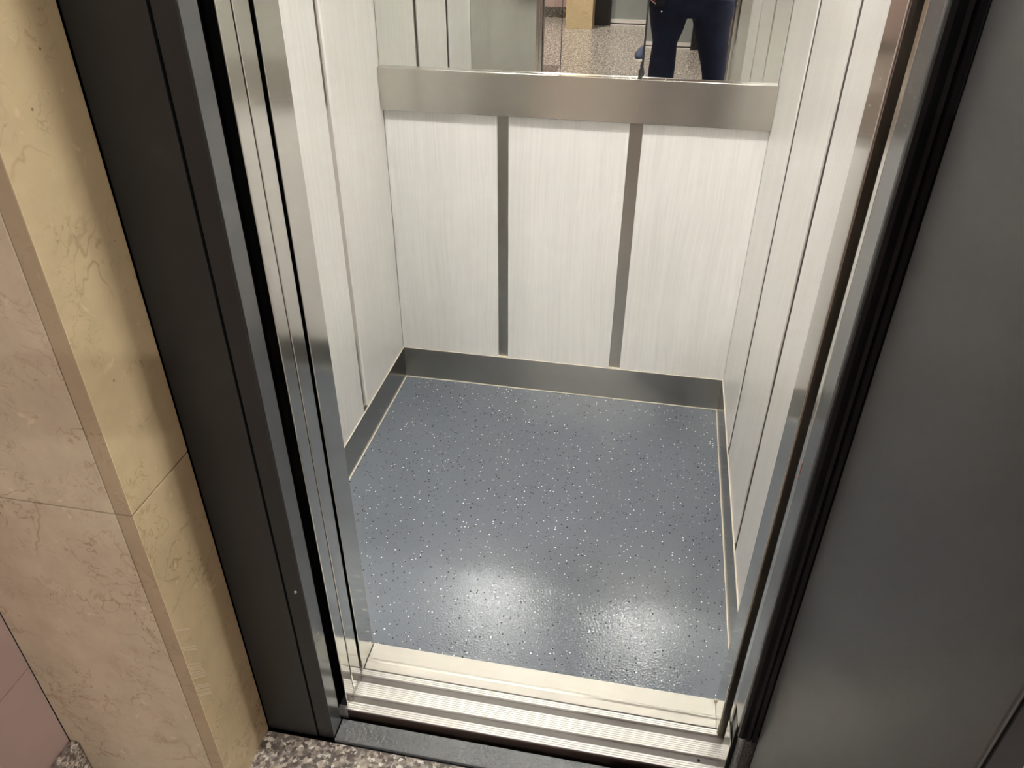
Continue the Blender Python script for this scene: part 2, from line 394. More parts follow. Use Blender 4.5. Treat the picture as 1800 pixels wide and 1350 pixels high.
# narrow the right return towards the cabin: vertical lip
# ================================================================ MIRROR AND RAIL
mi = thing('wall_mirror', 'wide wall mirror in three panes above the steel rail', 'mirror', (0.5, 0, 0.9585))
MZ0, MZ1 = 0.950, 2.06
a_t = math.radians(0.83)
J1, J2 = 0.4728, 0.6740          # joints between the panes
def pane(x0, x1, tilt, th=0.004, chip=False):
    bm = bmesh.new()
    h = MZ1 - MZ0
    add_box(bm, x0, x1, -th, 0.0, 0, h)
    bmesh.ops.rotate(bm, verts=bm.verts, cent=(0, 0, 0), matrix=Matrix.Rotation(tilt, 3, 'X'))
    bmesh.ops.translate(bm, verts=bm.verts, vec=(-0.5, -0.0015, MZ0 - 0.9585))
    return bm_obj('mirror_pane', bm, 'mirror', mi)
pane(0.002, J1 - 0.0008, 0.0); pane(J1 + 0.0008, J2 - 0.0022, 0.0)
pane(J2 + 0.0024, 0.998, -a_t)
bm = bmesh.new(); add_box(bm, -0.499, 0.499, -0.0012, 0.0, -0.008, 1.10); bm_obj('backing_board', bm, 'mirror_edge', mi)
# ragged chip out of the silvering at the foot of the right joint
bm = bmesh.new()
prof = [(0.0, 0.058), (-0.003, 0.044), (-0.002, 0.040), (-0.006, 0.030), (-0.005, 0.024), (-0.009, 0.014), (-0.008, 0.006), (-0.010, -0.004), (0.002, -0.004), (0.002, 0.058)]
A = [bm.verts.new((J2 - 0.5 + x, -0.0066, z)) for x, z in prof]; Bv = [bm.verts.new((J2 - 0.5 + x, -0.0058, z)) for x, z in prof]
bm.faces.new(A); bm.faces.new(Bv[::-1])
for i in range(len(A)): bm.faces.new((A[i], Bv[i], Bv[(i + 1) % len(A)], A[(i + 1) % len(A)]))
c = bm_obj('chip', bm, 'mirror_edge', mi); c['label'] = 'black ragged chip in the silvering'

_nt = M['steel_x'].node_tree; _b = _nt.nodes['Principled BSDF']
_t = _nt.nodes.new('ShaderNodeTangent'); _t.direction_type = 'RADIAL'; _t.axis = 'Z'; _nt.links.new(_t.outputs[0], _b.inputs['Tangent'])
_b.inputs['Anisotropic'].default_value = 0.5; _b.inputs['Anisotropic Rotation'].default_value = 0.25; _b.inputs['Roughness'].default_value = 0.22
ra = thing('steel_rail', 'wide flat brushed steel rail across the back wall under the mirror', 'rail', (0.5, -0.011, 0.8523))
bm = bmesh.new(); add_box(bm, -0.4995, 0.4995, -0.011, 0.0105, 0.0, 0.1062, 0.0012, 2)
bm_obj('rail_face', bm, 'steel_x', ra)
bm = bmesh.new(); add_box(bm, 0.0, 0.007, -0.0116, -0.0108, 0.050, 0.0515); c = bm_obj('scratch', bm, 'chrome', ra, loc=(0.151, 0, 0.006)); c['label'] = 'short bright scratch'

# ================================================================ CABIN DOWNLIGHTS
def downlight(x, y, e, label, h=CAB_H, grp='downlights in the cabin ceiling', br=0.055):
    t = thing('downlight', label, 'lamp', (x, y, h), 0, grp)
    bm = bmesh.new()
    n = 32; rings = []
    for r, z in ((br + 0.02, 0.0), (br + 0.02, -0.004), (br + 0.005, -0.006), (br, -0.002), (br, 0.0)):
        rings.append([bm.verts.new((r * math.cos(2 * math.pi * k / n), r * math.sin(2 * math.pi * k / n), z)) for k in range(n)])
    for A, B in zip(rings, rings[1:] + rings[:1]):
        for k in range(n): bm.faces.new((A[k], A[(k + 1) % n], B[(k + 1) % n], B[k]))
    bm_obj('ring', bm, 'chrome', t, smooth=True)
    bm = bmesh.new(); bmesh.ops.create_circle(bm, cap_ends=True, segments=24, radius=br); bmesh.ops.translate(bm, verts=bm.verts, vec=(0, 0, -0.0015))
    bmesh.ops.reverse_faces(bm, faces=bm.faces)
    me = bpy.data.meshes.new('bulb'); bm.to_mesh(me); bm.free(); link('bulb', me, e, t)
    return t
e_spot = emit('downlight glow', (1.0, 0.985, 0.955), SPOT)
for (x, y), lb in zip(SPOTS, ('round downlight at the front left of the cabin ceiling', 'round downlight at the front right of the cabin ceiling')):
    downlight(x, y, e_spot, lb)

# ================================================================ SLIDING DOOR LEAVES (pushed open to the left)
def leaf(name, x0, x1, y0, y1, label):
    r = sroot(name, (x1 - .2, (y0 + y1) / 2, 0.004), label, 'door')
    bm = bmesh.new(); add_box(bm, x0 - (x1 - .2), 0.2, (y0 - y1) / 2, (y1 - y0) / 2, 0, 2.04, 0.0012); bm_obj('door_leaf', bm, 'steel_post', r)
    return r
leaf('door_2', -0.10, 0.2475, -1.1800, -1.1470, 'outer sliding steel door leaf pushed open at the left')
leaf('door_3', -0.10, 0.2475, -1.1440, -1.1055, 'inner sliding steel door leaf pushed open at the left')

# ================================================================ ENTRANCE STRIP AND GROOVED SILL
prof = [(YF + 0.002, 0.0), (YF + 0.002, 0.0022), (-1.0625, 0.0022), (-1.0650, 0.0042), (-1.0680, 0.0042), (-1.0705, 0.0016), (-1.0880, 0.0006), (-1.0885, -0.012), (YF + 0.002, -0.012)]
t = prism('entrance_strip', prof, 'x', 0.2485, 0.9630, 'alu_strip')
tag(t, 'cream aluminium edging strip with a ridge between the speckled floor and the grooved sill', 'strip')
def sill_profile():
    top, dep = 0.0, 0.0016
    P = [(-1.0905, -0.03)]
    P.append((-1.0905, top))
    def band(y0, y1, n):
        pitch = (y0 - y1) / n; out = []
        for i in range(n):
            a = y0 - i * pitch; b = a - pitch
            out += [(a, top), (b + 0.0010, top)]
            if i < n - 1: out += [(b + 0.0008, top - dep), (b + 0.0001, top - dep)]
        return out
    P += band(-1.0910, -1.1030, 3)
    P += [(-1.1032, -0.012), (-1.1195, -0.012)]
    P += band(-1.1197, -1.1500, 7)
    P += [(-1.1502, -0.012), (-1.1660, -0.012)]
    P += band(-1.1662, -1.1840, 4)
    P += [(-1.1842, -0.03)]
    return P
t = prism('door_sill', sill_profile(), 'x', 0.0, 0.978, 'alu')
tag(t, 'grooved aluminium door sill with two dark door tracks', 'sill')
for sx, sy in ((0.55, -1.1235), ):
    pass
s = child(box('front_face', 0.2480, 0.9770, -1.1856, -1.1844, -0.03, -0.0022, 'rust', bev=0, base=True), t); s['label'] = 'dark brown front face of the sill'  # dark brown sheet over the front of the sill
for y0, y1 in ((-1.1193, -1.1034), (-1.1658, -1.1504)):
    s = child(box('track_bed', 0.2480, 0.9770, y0, y1, -0.0122, -0.0045, 'track', bev=0, base=True), t); s['label'] = 'dull dirty track'
s = child(disc('track_screw', (0.93, -1.158, -0.0043), 0.003, 0.001, 'rubber'), t)
for kk in ('category', 'label'):
    if kk in s: del s[kk]

# pit below the running gap
pit = box('trim_4', -0.3, 1.4, -1.2500, -1.030, -0.25, -0.20, 'rust', bev=0); struct(pit)
ps = box('trim_5', 0.2, 1.05, -1.0895, -1.04, -0.20, -0.031, 'rust', bev=0); struct(ps)
th = thing('threshold_plate', 'worn dark grey painted steel threshold in front of the grooved sill', 'threshold', (0.6, -1.229, 0))
def tb(name, x0, x1, y0, y1, z0, z1, mat, bev=0.0015):
    bm = bmesh.new(); add_box(bm, x0 - 0.6, x1 - 0.6, y0 + 1.229, y1 + 1.229, z0, z1, bev); return bm_obj(name, bm, mat, th)
tb('plate', 0.246, 0.956, -1.2500, -1.2060, -0.05, 0.0015, 'paint_th')
c = tb('front_joint', 0.20, 0.98, -1.2560, -1.2502, -0.02, -0.006, 'rubber', 0); c['label'] = 'black gap in front of the plate'

# ================================================================ LANDING DOOR FRAME
def frame_left():
    r = sroot('trim_6', (0.18, -1.23, 0), 'left post of the anthracite landing door frame', 'door frame')
    bm = bmesh.new(); add_box(bm, 0.1135 - .18, 0.2125 - .18, -0.020, 0.0195, 0.001, 2.06, 0.0012); bm_obj('outer_post', bm, 'paint', r)
    bm = bmesh.new(); add_box(bm, 0.2145 - .18, 0.2450 - .18, -0.0185, 0.0195, 0.001, 2.06, 0.0022, 3); bm_obj('inner_post', bm, 'paint', r)
    bm = bmesh.new(); add_box(bm, 0.2120 - .18, 0.2150 - .18, -0.0140, 0.0150, 0.001, 2.06); c = bm_obj('joint_gap', bm, 'rubber', r); c['label'] = 'black joint between the two posts'
    bm = bmesh.new(); add_box(bm, 0.2445 - .18, 0.2455 - .18, -0.0165, 0.0185, 0.004, 2.06, 0.0004); c = bm_obj('reveal_face', bm, 'paint_lt', r); c['label'] = 'glossy lighter grey inner face'
    bm = bmesh.new(); add_box(bm, -0.19, 0.050, 0.0200, 0.0485, 0.001, 2.05); c = bm_obj('gap_darkener', bm, 'black', r); c['label'] = 'black filler added to darken the gap to the sliding leaves'  # made-up black block, added to keep the gap dark
    c = disc('screw', (0.0523, -0.0192, 0.409), 0.0032, 0.002, 'chrome', r, 'y', 16, 0.4)
    return r
frame_left()
hd = sroot('trim_7', (0.6, -1.23, 2.06), 'head of the anthracite landing door frame', 'door frame')
bm = bmesh.new(); add_box(bm, -0.49, 0.49, -0.02, 0.0195, 0.001, 0.12, 0.0012); bm_obj('head', bm, 'paint', hd)

fr = sroot('trim_8', (1.0, -1.23, 0), 'right post of the anthracite landing door frame with black seal', 'door frame')
Z0 = 0.245
def prz(name, pts, z0, z1, mat, par, ox, oy, smooth=False):
    o = prism(name, [(x - ox, y - oy) for x, y in pts], 'z', z0, z1, mat, par, smooth=smooth); return o
# outer post (behind the door)
bm = bmesh.new(); add_box(bm, 0.0, 0.0985, -0.020, 0.0195, 0.001, 2.06, 0.0012); bm_obj('outer_post', bm, 'paint', fr)
# reveal sheet bent round its back edge
def arc(cx, cy, r, a0, a1, n=6): return [(cx + r * math.cos(math.radians(a0 + (a1 - a0) * i / n)), cy + r * math.sin(math.radians(a0 + (a1 - a0) * i / n))) for i in range(n + 1)]
rev = [(0.9995, -1.2475)] + arc(0.9630, -1.2415, 0.006, 270, 180, 5) + [(0.9570, -1.206)] + arc(0.9630, -1.1975, 0.0062, 175, 100, 5) + [(0.9995, -1.1900)]
c = prz('reveal_sheet', rev, Z0, 2.06, 'paint_lt', fr, 1.0, -1.23); c['label'] = 'glossy grey bent reveal sheet'
lip = [(0.9585, -1.1755), (0.9575, -1.1915), (0.9600, -1.1925), (0.9610, -1.1780), (0.985, -1.1765), (0.985, -1.1740)]
c = prz('light_lip', lip, 0.18, 2.06, 'steel_z', fr, 1.0, -1.23); c['label'] = 'light steel lip at the back of the reveal'
# black seal in front
seal = arc(0.9640, -1.2535, 0.0058, 200, 90, 6)[::-1]
seal = [(0.984, -1.2478), (0.9600, -1.2478), (0.9572, -1.2510), (0.9582, -1.2552), (0.9630, -1.2570), (0.9690, -1.2560), (0.9705, -1.2590), (0.9745, -1.2605), (0.9765, -1.2580), (0.9785, -1.2610), (0.984, -1.2615)]
c = prz('rubber_seal', seal, Z0 - 0.01, 2.06, 'rubber', fr, 1.0, -1.23); c['label'] = 'glossy black rubber door seal'
# foot: rounded grey cover below the seal and the dark hollow beside it
ft = [(0.990, -1.2490)] + arc(0.9720, -1.2440, 0.0060, 260, 180, 4) + [(0.9655, -1.2300), (0.9680, -1.2180), (0.990, -1.2150)]
c = prz('foot_cover', ft, 0.001, Z0 - 0.012, 'paint_th', fr, 1.0, -1.23); c['label'] = 'scuffed grey cover at the foot of the post'
c = prz('foot_hollow', [(0.960, -1.226), (0.962, -1.184), (0.999, -1.184), (0.999, -1.226)], 0.001, Z0 - 0.001, 'rubber', fr, 1.0, -1.23); c['label'] = 'black hollow at the foot'
ring = []
bm = bmesh.new(); add_tube(bm, [(-0.036 + 0.006 * math.cos(t * math.pi / 8), 0.002 + 0.003 * math.sin(t * math.pi / 8), 0.10 + 0.003 * math.sin(t * math.pi / 8)) for t in range(8, 17)], 0.0006, 8)
bm_obj('wire_loop', bm, 'chrome', fr, smooth=True)
bm = bmesh.new(); add_box(bm, -0.0425, -0.0410, 0.003, 0.050, 0.0, 0.17, 0.0005); c = bm_obj('foot_bracket', bm, 'steel_z', fr); c['label'] = 'bright steel edge at the foot'
for (x, y, z, r) in ((0.9563, -1.2445, 0.918, 0.0022), (0.9563, -1.2445, 0.860, 0.0016), (0.9566, -1.2440, 0.60, 0.002)):
    disc('paint_blob', (x - 1.0, y + 1.23, z), r, 0.0012, 'paint_lt', fr, 'x', 10, 0.4)
bm = bmesh.new(); add_box(bm, -0.0436, -0.0428, 0.0315, 0.0345, 0.725, 0.752); c = bm_obj('rust_mark', bm, 'redmark', fr); c['label'] = 'small rust red mark'

# ================================================================ LANDING SWING DOOR (open)
dA, dB = Vector((0.9850, -1.2630)), Vector((1.0450, -1.6000))
ang = math.atan2(dB.y - dA.y, dB.x - dA.x); DW = (dB - dA).length
dr = sroot('door_1', (dA.x, dA.y, 0.006), 'open anthracite painted steel landing door on the right', 'door'); dr.rotation_euler = (0, 0, ang)
bm = bmesh.new(); add_box(bm, 0.0, DW, 0.0, 0.040, 0.0, 2.05, 0.0025, 3); bm_obj('door_leaf', bm, 'door_in', dr)
bm = bmesh.new(); add_box(bm, DW - 0.0005, DW + 0.0025, 0.004, 0.036, 0.0, 2.05, 0.001); c = bm_obj('edge_strip', bm, 'rubber', dr); c['label'] = 'black strip along the free edge'  # thin black strip over the free edge
for z in (0.35, 1.75):
    bm = bmesh.new(); add_tube(bm, [(-0.004, 0.034, z), (-0.004, 0.034, z + 0.09)], 0.006, 12); bm_obj('hinge', bm, 'steel_dark', dr, smooth=True)

# ================================================================ MARBLE DOOR SURROUND AND LANDING WALLS
JZ = 0.6836
def surround(name, xr, sgn, xout, label):
    """xr = plane of the reveal, sgn = direction away from the opening, xout = outer end of the front slab"""
    r = sroot(name, (xr, -1.32, 0), label, 'marble surround')
    def mb(n, x0, x1, y0, y1, z0, z1, mat, lab=None, bev=0.0009):
        x0, x1 = sorted((x0, x1))
        bm = bmesh.new(); add_box(bm, x0 - xr, x1 - xr, y0 + 1.32, y1 + 1.32, z0, z1, bev)
        o = bm_obj(n, bm, mat, r)
        if lab: o['label'] = lab
    for z0, z1 in ((0.0005, JZ - 0.0012), (JZ + 0.0012, 1.58), (1.5814, 2.6)):
        mb('reveal_slab', xr, xr + sgn * 0.0225, -1.3870, -1.2520, z0, z1, 'marble_reveal', 'yellowish beige marble slab')
        mb('sawn_edge', xr + sgn * 0.001, xr + sgn * 0.0235, -1.3884, -1.3860, z0, z1, 'marble_edge', 'darker brown sawn edge', 0.0003)
        mb('front_slab', xr + sgn * 0.0245, xout, -1.3892, -1.3680, z0, z1, 'marble_front', 'pinkish beige marble slab')
    mb('mortar', xr + sgn * 0.002, xout, -1.3860, -1.3690, 0, 2.6, 'grout', None, 0)
    mb('mortar', xr + sgn * 0.002, xr + sgn * 0.021, -1.3850, -1.2530, 0, 2.6, 'grout', None, 0)
    return r
sl = surround('wall_front_left', 0.1130, -1, -0.1850, 'marble surround left of the landing door')
surround('wall_front_right', 1.1010, 1, 1.5000, 'marble surround right of the landing door')
# dried sticker residue on the left reveal
def resid(y0, z0, y1, z1, w):
    bm = bmesh.new()
    d = Vector((y1 - y0, z1 - z0)).normalized(); p = Vector((-d.y, d.x)) * w / 2
    q = [(y0 + p.x, z0 + p.y), (y1 + p.x, z1 + p.y), (y1 - p.x, z1 - p.y), (y0 - p.x, z0 - p.y)]
    A = [bm.verts.new((0.1131 - 0.113, y + 1.32, z)) for y, z in q]; B = [bm.verts.new((0.1136 - 0.113, y + 1.32, z)) for y, z in q]
    bm.faces.new(A); bm.faces.new(B[::-1])
    for i in range(4): bm.faces.new((A[i], B[i], B[(i + 1) % 4], A[(i + 1) % 4]))
    o = bm_obj('sticker_residue', bm, 'residue', sl); o['label'] = 'pale streak of dried sticker glue'
for k, (z, n) in enumerate(((0.425, 1), (0.385, 2), (0.345, 6), (0.292, 5))):
    for i in range(n):
        zz = z - i * 0.0065
        resid(-1.386 + random.uniform(0, .003), zz + 0.028, -1.3575 - random.uniform(0, .003), zz, 0.0028)
hw = box('wall_front_head', -0.1850, 3.6, -1.389, -1.2120, 2.19, LAND_H, 'tile', bev=0)
hw.name = 'wall_front'; struct(hw, 'landing wall above the lift door', 'wall')
wr2 = box('wall_front_tiles', 1.501, 3.6, -1.389, -1.36, 0, LAND_H, 'tile', bev=0); struct(wr2, 'pink tiled landing wall far to the right of the lift', 'wall')

def tiled_wall(name, x0, x1, y0, y1, axis, label, joints=(0.2976, 0.93, 1.56, 2.2), vj=(), z1=LAND_H):
    """pink tiles in courses with dark joints"""
    w = sroot(name, ((x0 + x1) / 2, (y0 + y1) / 2, 0), label, 'wall')
    ox, oy = (x0 + x1) / 2, (y0 + y1) / 2
    bm = bmesh.new(); add_box(bm, x0 - ox + .0015, x1 - ox - .0015, y0 - oy + .0015, y1 - oy - .0015, 0, z1); bm_obj('mortar', bm, 'grout', w)
    zs = [0.0] + list(joints) + [z1]
    bm = bmesh.new()
    for a, b in zip(zs, zs[1:]):
        cuts = [y0, *vj, y1] if axis == 'y' else [x0, *vj, x1]
        for c0, c1 in zip(cuts, cuts[1:]):
            if axis == 'y': add_box(bm, x0 - ox, x1 - ox, c0 - oy + .0007, c1 - oy - .0007, a + .0007, b - .0007, 0.0006, 1)
            else: add_box(bm, c0 - ox + .0007, c1 - ox - .0007, y0 - oy, y1 - oy, a + .0007, b - .0007, 0.0006, 1)
    bm_obj('pink_tiles', bm, 'tile', w)
    return w
tiled_wall('wall_landing_left', -0.2150, -0.1850, -3.05, -1.3895, 'y', 'pink tiled wall running forward on the left', vj=(-2.55, -2.05))
sk = box('baseboard_landing', -0.1850, -0.1660, -3.05, -1.3900, 0, 0.092, 'granite', bev=0.003, seg=3); struct(sk, 'speckled granite skirting block at the foot of the pink tiled wall', 'skirting board')
wc = box('wall_landing_corner', -1.9, -0.2155, -3.08, -3.05, 0, LAND_H, 'tile', bev=0); struct(wc)
wol = box('wall_landing_end', -1.93, -1.90, -7.4, -3.05, 0, LAND_H, 'tile', bev=0); struct(wol)
wer = box('wall_landing_side', 3.6, 3.63, -7.4, -1.36, 0, LAND_H, 'tile', bev=0); struct(wer)

# landing floor with a darker granite border
lf = box('floor_landing', -1.9, 3.6, -7.4, -1.2565, -0.04, 0.0, 'granite', bev=0); struct(lf, 'polished speckled granite landing floor', 'floor')
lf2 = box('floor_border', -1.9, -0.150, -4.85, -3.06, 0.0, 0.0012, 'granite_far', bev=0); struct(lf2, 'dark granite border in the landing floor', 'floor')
lc = box('ceiling_landing', -1.9, 3.6, -7.4, -1.2, LAND_H, LAND_H + 0.03, 'ceil', bev=0); struct(lc, 'white landing ceiling', 'ceiling')

# far side of the landing, seen only in the mirror
wf = tiled_wall('wall_far', -1.9, 3.6, -7.43, -7.40, 'x', 'pink tiled wall across the landing', vj=(-1.2, -0.55, 1.3, 2.0, 2.7))
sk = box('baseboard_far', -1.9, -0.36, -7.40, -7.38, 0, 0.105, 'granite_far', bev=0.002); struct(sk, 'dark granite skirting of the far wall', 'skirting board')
pr_ = box('wall_far_pier', -0.345, -0.070, -7.40, -6.68, 0, LAND_H, 'marble_reveal', bev=0.002); struct(pr_, 'beige marble pier beside the lift across the landing', 'pier')
fd = sroot('door_4', (0.53, -7.0, 0), 'grey door of the lift across the landing', 'door')
def fb(n, x0, x1, y0, y1, z0, z1, mat, lab=None):
    bm = bmesh.new(); add_box(bm, x0 - .53, x1 - .53, y0 + 7.0, y1 + 7.0, z0, z1, 0.001); o = bm_obj(n, bm, mat, fd)
    if lab: o['label'] = lab
fb('door_leaf', 0.10, 0.96, -7.04, -7.0, 0.02, 2.05, 'far_door')
fb('bright_sill', 0.10, 0.96, -7.0, -6.955, 0.0, 0.012, 'alu', 'bright aluminium sill')
fb('kick_strip', 0.10, 0.96, -7.0, -6.992, 0.025, 0.06, 'alu', 'bright strip at the foot of the door')
fb('frame_post', -0.068, 0.098, -7.05, -6.93, 0.0, 2.1, 'paint')
fb('frame_post', 0.962, 1.02, -7.05, -6.93, 0.0, 2.1, 'paint')
fb('frame_head', -0.068, 1.02, -7.05, -6.93, 2.11, 2.2, 'paint')
wfr = box('wall_far_side', 1.10, 1.13, -7.40, -5.6, 0, LAND_H, 'tile', bev=0.001); struct(wfr, 'pink wall beside the lift across the landing', 'wall')
sk = box('baseboard_far_side', 1.08, 1.10, -7.40, -5.6, 0, 0.105, 'granite_far', bev=0.002); struct(sk)

# landing ceiling lamps: round downlights, one of them an added fill lamp
def landing_light(x, y, strength, label, br=0.035):
    downlight(x, y, emit('landing lamp glow', (1.0, 0.965, 0.90), strength), label, LAND_H, 'downlights in the landing ceiling', br)
landing_light(3.2, -2.31, PANEL['right'], 'round downlight in the landing ceiling far to the right of the lift door', 0.014)
landing_light(-0.36, -6.2, PANEL['far'], 'round downlight in the landing ceiling in front of the far pier')
landing_light(2.35, -3.55, PANEL['side'], 'unseen fill downlight added in the landing ceiling behind the open door')  # added fill lamp, lightens the shaded marble reveal
landing_light(0.45, -4.1, PANEL['over'], 'round downlight in the middle of the landing ceiling')

# dark shaft shell round the door gap
sh = box('wall_shaft_left', -0.34, -0.32, -1.2100, 0.05, -0.2, 2.3, 'black', bev=0); struct(sh)
sh = box('wall_shaft_right', 1.42, 1.44, -1.2100, 0.05, -0.2, 2.3, 'black', bev=0); struct(sh)
sh = box('wall_shaft_front', -0.32, 0.0900, -1.2480, -1.2110, -0.2, 2.19, 'black', bev=0); struct(sh)
sh = box('wall_shaft_end', 1.1250, 1.42, -1.2480, -1.2110, -0.2, 2.19, 'black', bev=0); struct(sh)
sh = box('wall_shaft_top', -0.34, 1.44, -1.2100, 0.05, 2.30, 2.32, 'black', bev=0); struct(sh)

# ================================================================ SHOE FAR BEHIND (mirror) AND PERSON
def make_shoe(bmx, sole_bm, heel, toe, w=0.045):
    """upper and sole between two floor points"""
    h = Vector(heel); t = Vector(toe); d = (t - h); Ln = d.length; d.normalize(); s = Vector((-d.y, d.x, 0))
    for bmm, lay in ((bmx, ((0.022, 1.0), (0.045, 0.96), (0.062, 0.80), (0.078, 0.50))), (sole_bm, ((0.0, 1.0), (0.003, 1.06), (0.021, 1.06), (0.023, 1.0)))):
        rings = []
        for z, k in lay:
            ring = []
            for i in range(20):
                a = 2 * math.pi * i / 20
                u = 0.5 + 0.5 * math.cos(a)
                wid = w * (0.80 + 0.25 * u if u < 0.75 else 0.98) * math.sin(a)
                uu = u
                if bmm is bmx and z > 0.05: uu = u * (0.95 - (z - 0.05) * 14) + 0.02
                p = h + d * (uu * Ln * (1.0 if k <= 1 else 1.0)) + s * wid * k
                if k > 1: p += d * 0.004 * math.cos(a)
                ring.append(bmm.verts.new((p.x, p.y, heel[2] + z)))
            rings.append(ring)
        for A, B in zip(rings, rings[1:]):
            for i in range(20): bmm.faces.new((A[i], A[(i + 1) % 20], B[(i + 1) % 20], B[i]))
        bmm.faces.new(rings[0][::-1]); bmm.faces.new(rings[-1])
sh_ = thing('shoe', 'lone navy shoe with a pale sole on the granite floor, seen in the mirror', 'shoe', (0.495, -5.19, 0))
u, so = bmesh.new(), bmesh.new(); make_shoe(u, so, (0.02, -0.25, 0), (-0.01, 0.05, 0), 0.052)
bm_obj('shoe_upper', u, 'shoe', sh_, smooth=True); c = bm_obj('sole', so, 'white', sh_)

PY = -2.33
pe = thing('person', 'person in dark blue jeans and a navy jacket, standing, seen in the mirror', 'person', (0.83, PY, 0))
def skin_obj(name, verts, edges, radii, root, mat, parent, sub=2, extra=None):
    me = bpy.data.meshes.new(name); me.from_pydata(verts, edges, []); o = link(name, me, mat, parent, smooth=True)
    o.modifiers.new('skin', 'SKIN'); 
    ly = me.skin_vertices[0].data if me.skin_vertices else None
    if ly is None:
        bpy.context.view_layer.objects.active = o
        bpy.ops.mesh.customdata_skin_add(); ly = me.skin_vertices[0].data
    for i, r in enumerate(radii):
        ly[i].radius = r if isinstance(r, tuple) else (r, r); ly[i].use_root = (i == root)
    o.modifiers['skin'].use_smooth_shade = True
    sb = o.modifiers.new('sub', 'SUBSURF'); sb.levels = sb.render_levels = sub
    return o
# body: pelvis root, legs, spine, neck, head, arms, palms and fingers (local to the person, facing +y)
V, Ed, Rr = [], [], []
def jn(p, r, par=None):
    V.append(p); Rr.append(r); i = len(V) - 1
    if par is not None: Ed.append((par, i))
    return i
pel = jn((0, 0, 0.99), 0.075)
for s in (-1, 1):
    q = (-0.115, -0.121, -0.127, -0.138) if s < 0 else (0.100, 0.148, 0.157, 0.167)
    hip = jn((q[0], 0, 0.82), 0.050, pel); kn = jn((q[1], 0.0, 0.50), 0.042, hip); cf = jn((q[2], -0.005, 0.33), 0.042, kn)
    an = jn((q[3], -0.010, 0.10), 0.032, cf); ft_ = jn((q[3] + s * .005, 0.06, 0.040), 0.026, an); jn((q[3] + s * .012, 0.14, 0.034), 0.022, ft_)
sp1 = jn((0, 0, 1.08), 0.125, pel); sp2 = jn((0, -0.01, 1.28), 0.145, sp1); sp3 = jn((0, -0.01, 1.42), 0.10, sp2)
nk = jn((0, 0.0, 1.52), 0.055, sp3); h1 = jn((0, 0.035, 1.60), 0.070, nk); h2 = jn((0, 0.045, 1.68), 0.090, h1); h3 = jn((0, 0.03, 1.745), 0.070, h2)
for s in (-1, 1):
    sh1 = jn((s * 0.18, -0.01, 1.42), 0.058, sp3); el = jn((s * 0.235, 0.05, 1.17), 0.042, sh1)
    tx = -0.045 + s * 0.085
    wr1 = jn((tx + s * 0.055, 0.225, 1.31), 0.027, el); pm = jn((tx + s * 0.035, 0.262, 1.345), 0.030, wr1); pk = jn((tx + s * 0.028, 0.285, 1.375), 0.026, pm)
    for k, (ln, dz) in enumerate(((0.030, 0.022), (0.034, 0.008), (0.032, -0.008), (0.026, -0.022))):
        a = jn((tx + s * 0.018, 0.300, 1.378 + dz), 0.0088, pk); b = jn((tx + s * 0.004, 0.312, 1.380 + dz), 0.0082, a); jn((tx - s * (ln * 0.55), 0.311, 1.381 + dz), 0.0075, b)
    t1 = jn((tx + s * 0.024, 0.272, 1.385), 0.011, pm); jn((tx + s * 0.000, 0.276, 1.402), 0.009, t1)
body = skin_obj('body', V, Ed, Rr, pel, 'skin', pe)
# face parts and hair
for s in (-1, 1):
    bm = bmesh.new(); bmesh.ops.create_uvsphere(bm, u_segments=12, v_segments=8, radius=0.012); c = bm_obj('eye', bm, 'eye', pe, loc=(s * 0.032, 0.122, 1.665), smooth=True)
    bm = bmesh.new(); bmesh.ops.create_uvsphere(bm, u_segments=12, v_segments=8, radius=0.026); bmesh.ops.scale(bm, verts=bm.verts, vec=(0.35, 0.7, 1.1)); bm_obj('ear', bm, 'skin', pe, loc=(s * 0.088, 0.035, 1.655), smooth=True)
bm = bmesh.new(); add_tube(bm, [(0, 0.118, 1.675), (0, 0.138, 1.640), (0, 0.124, 1.628)], [0.007, 0.013, 0.010], 12); bm_obj('nose', bm, 'skin', pe, smooth=True)
bm = bmesh.new(); add_tube(bm, [(-0.024, 0.100, 1.598), (0, 0.110, 1.596), (0.024, 0.100, 1.598)], [0.003, 0.006, 0.003], 10); c = bm_obj('mouth', bm, 'maroon', pe, smooth=True)
bm = bmesh.new(); bmesh.ops.create_uvsphere(bm, u_segments=24, v_segments=16, radius=0.104)
for v in bm.verts:
    if v.co.y > 0.03 and v.co.z < 0.045: v.co *= 0.72
bmesh.ops.scale(bm, verts=bm.verts, vec=(0.93, 1.05, 1.0)); bm_obj('hair', bm, 'hair', pe, loc=(0, 0.022, 1.715), smooth=True)
# jeans: legs measured from the mirror image, remeshed to one garment
OX = 0.83
jl = [(0.93, 0.715, 0.105), (0.86, 0.715, 0.100), (0.78, 0.714, 0.083), (0.715, 0.7105, 0.0625), (0.65, 0.709, 0.066), (0.575, 0.708, 0.068), (0.50, 0.706, 0.066), (0.42, 0.703, 0.064), (0.30, 0.699, 0.060), (0.20, 0.695, 0.058), (0.09, 0.690, 0.060)]
jr = [(0.93, 0.930, 0.105), (0.86, 0.928, 0.103), (0.78, 0.938, 0.088), (0.70, 0.953, 0.076), (0.62, 0.968, 0.064), (0.55, 0.978, 0.058), (0.48, 0.982, 0.060), (0.40, 0.985, 0.062), (0.30, 0.990, 0.060), (0.20, 0.994, 0.058), (0.09, 0.998, 0.060)]
bm = bmesh.new()
for J in (jl, jr):
    add_tube(bm, [(x - OX, 0.0 if z > 0.5 else 0.0, z) for z, x, r in J], [(r, max(r * 1.05, 0.068)) for z, x, r in J], 24)
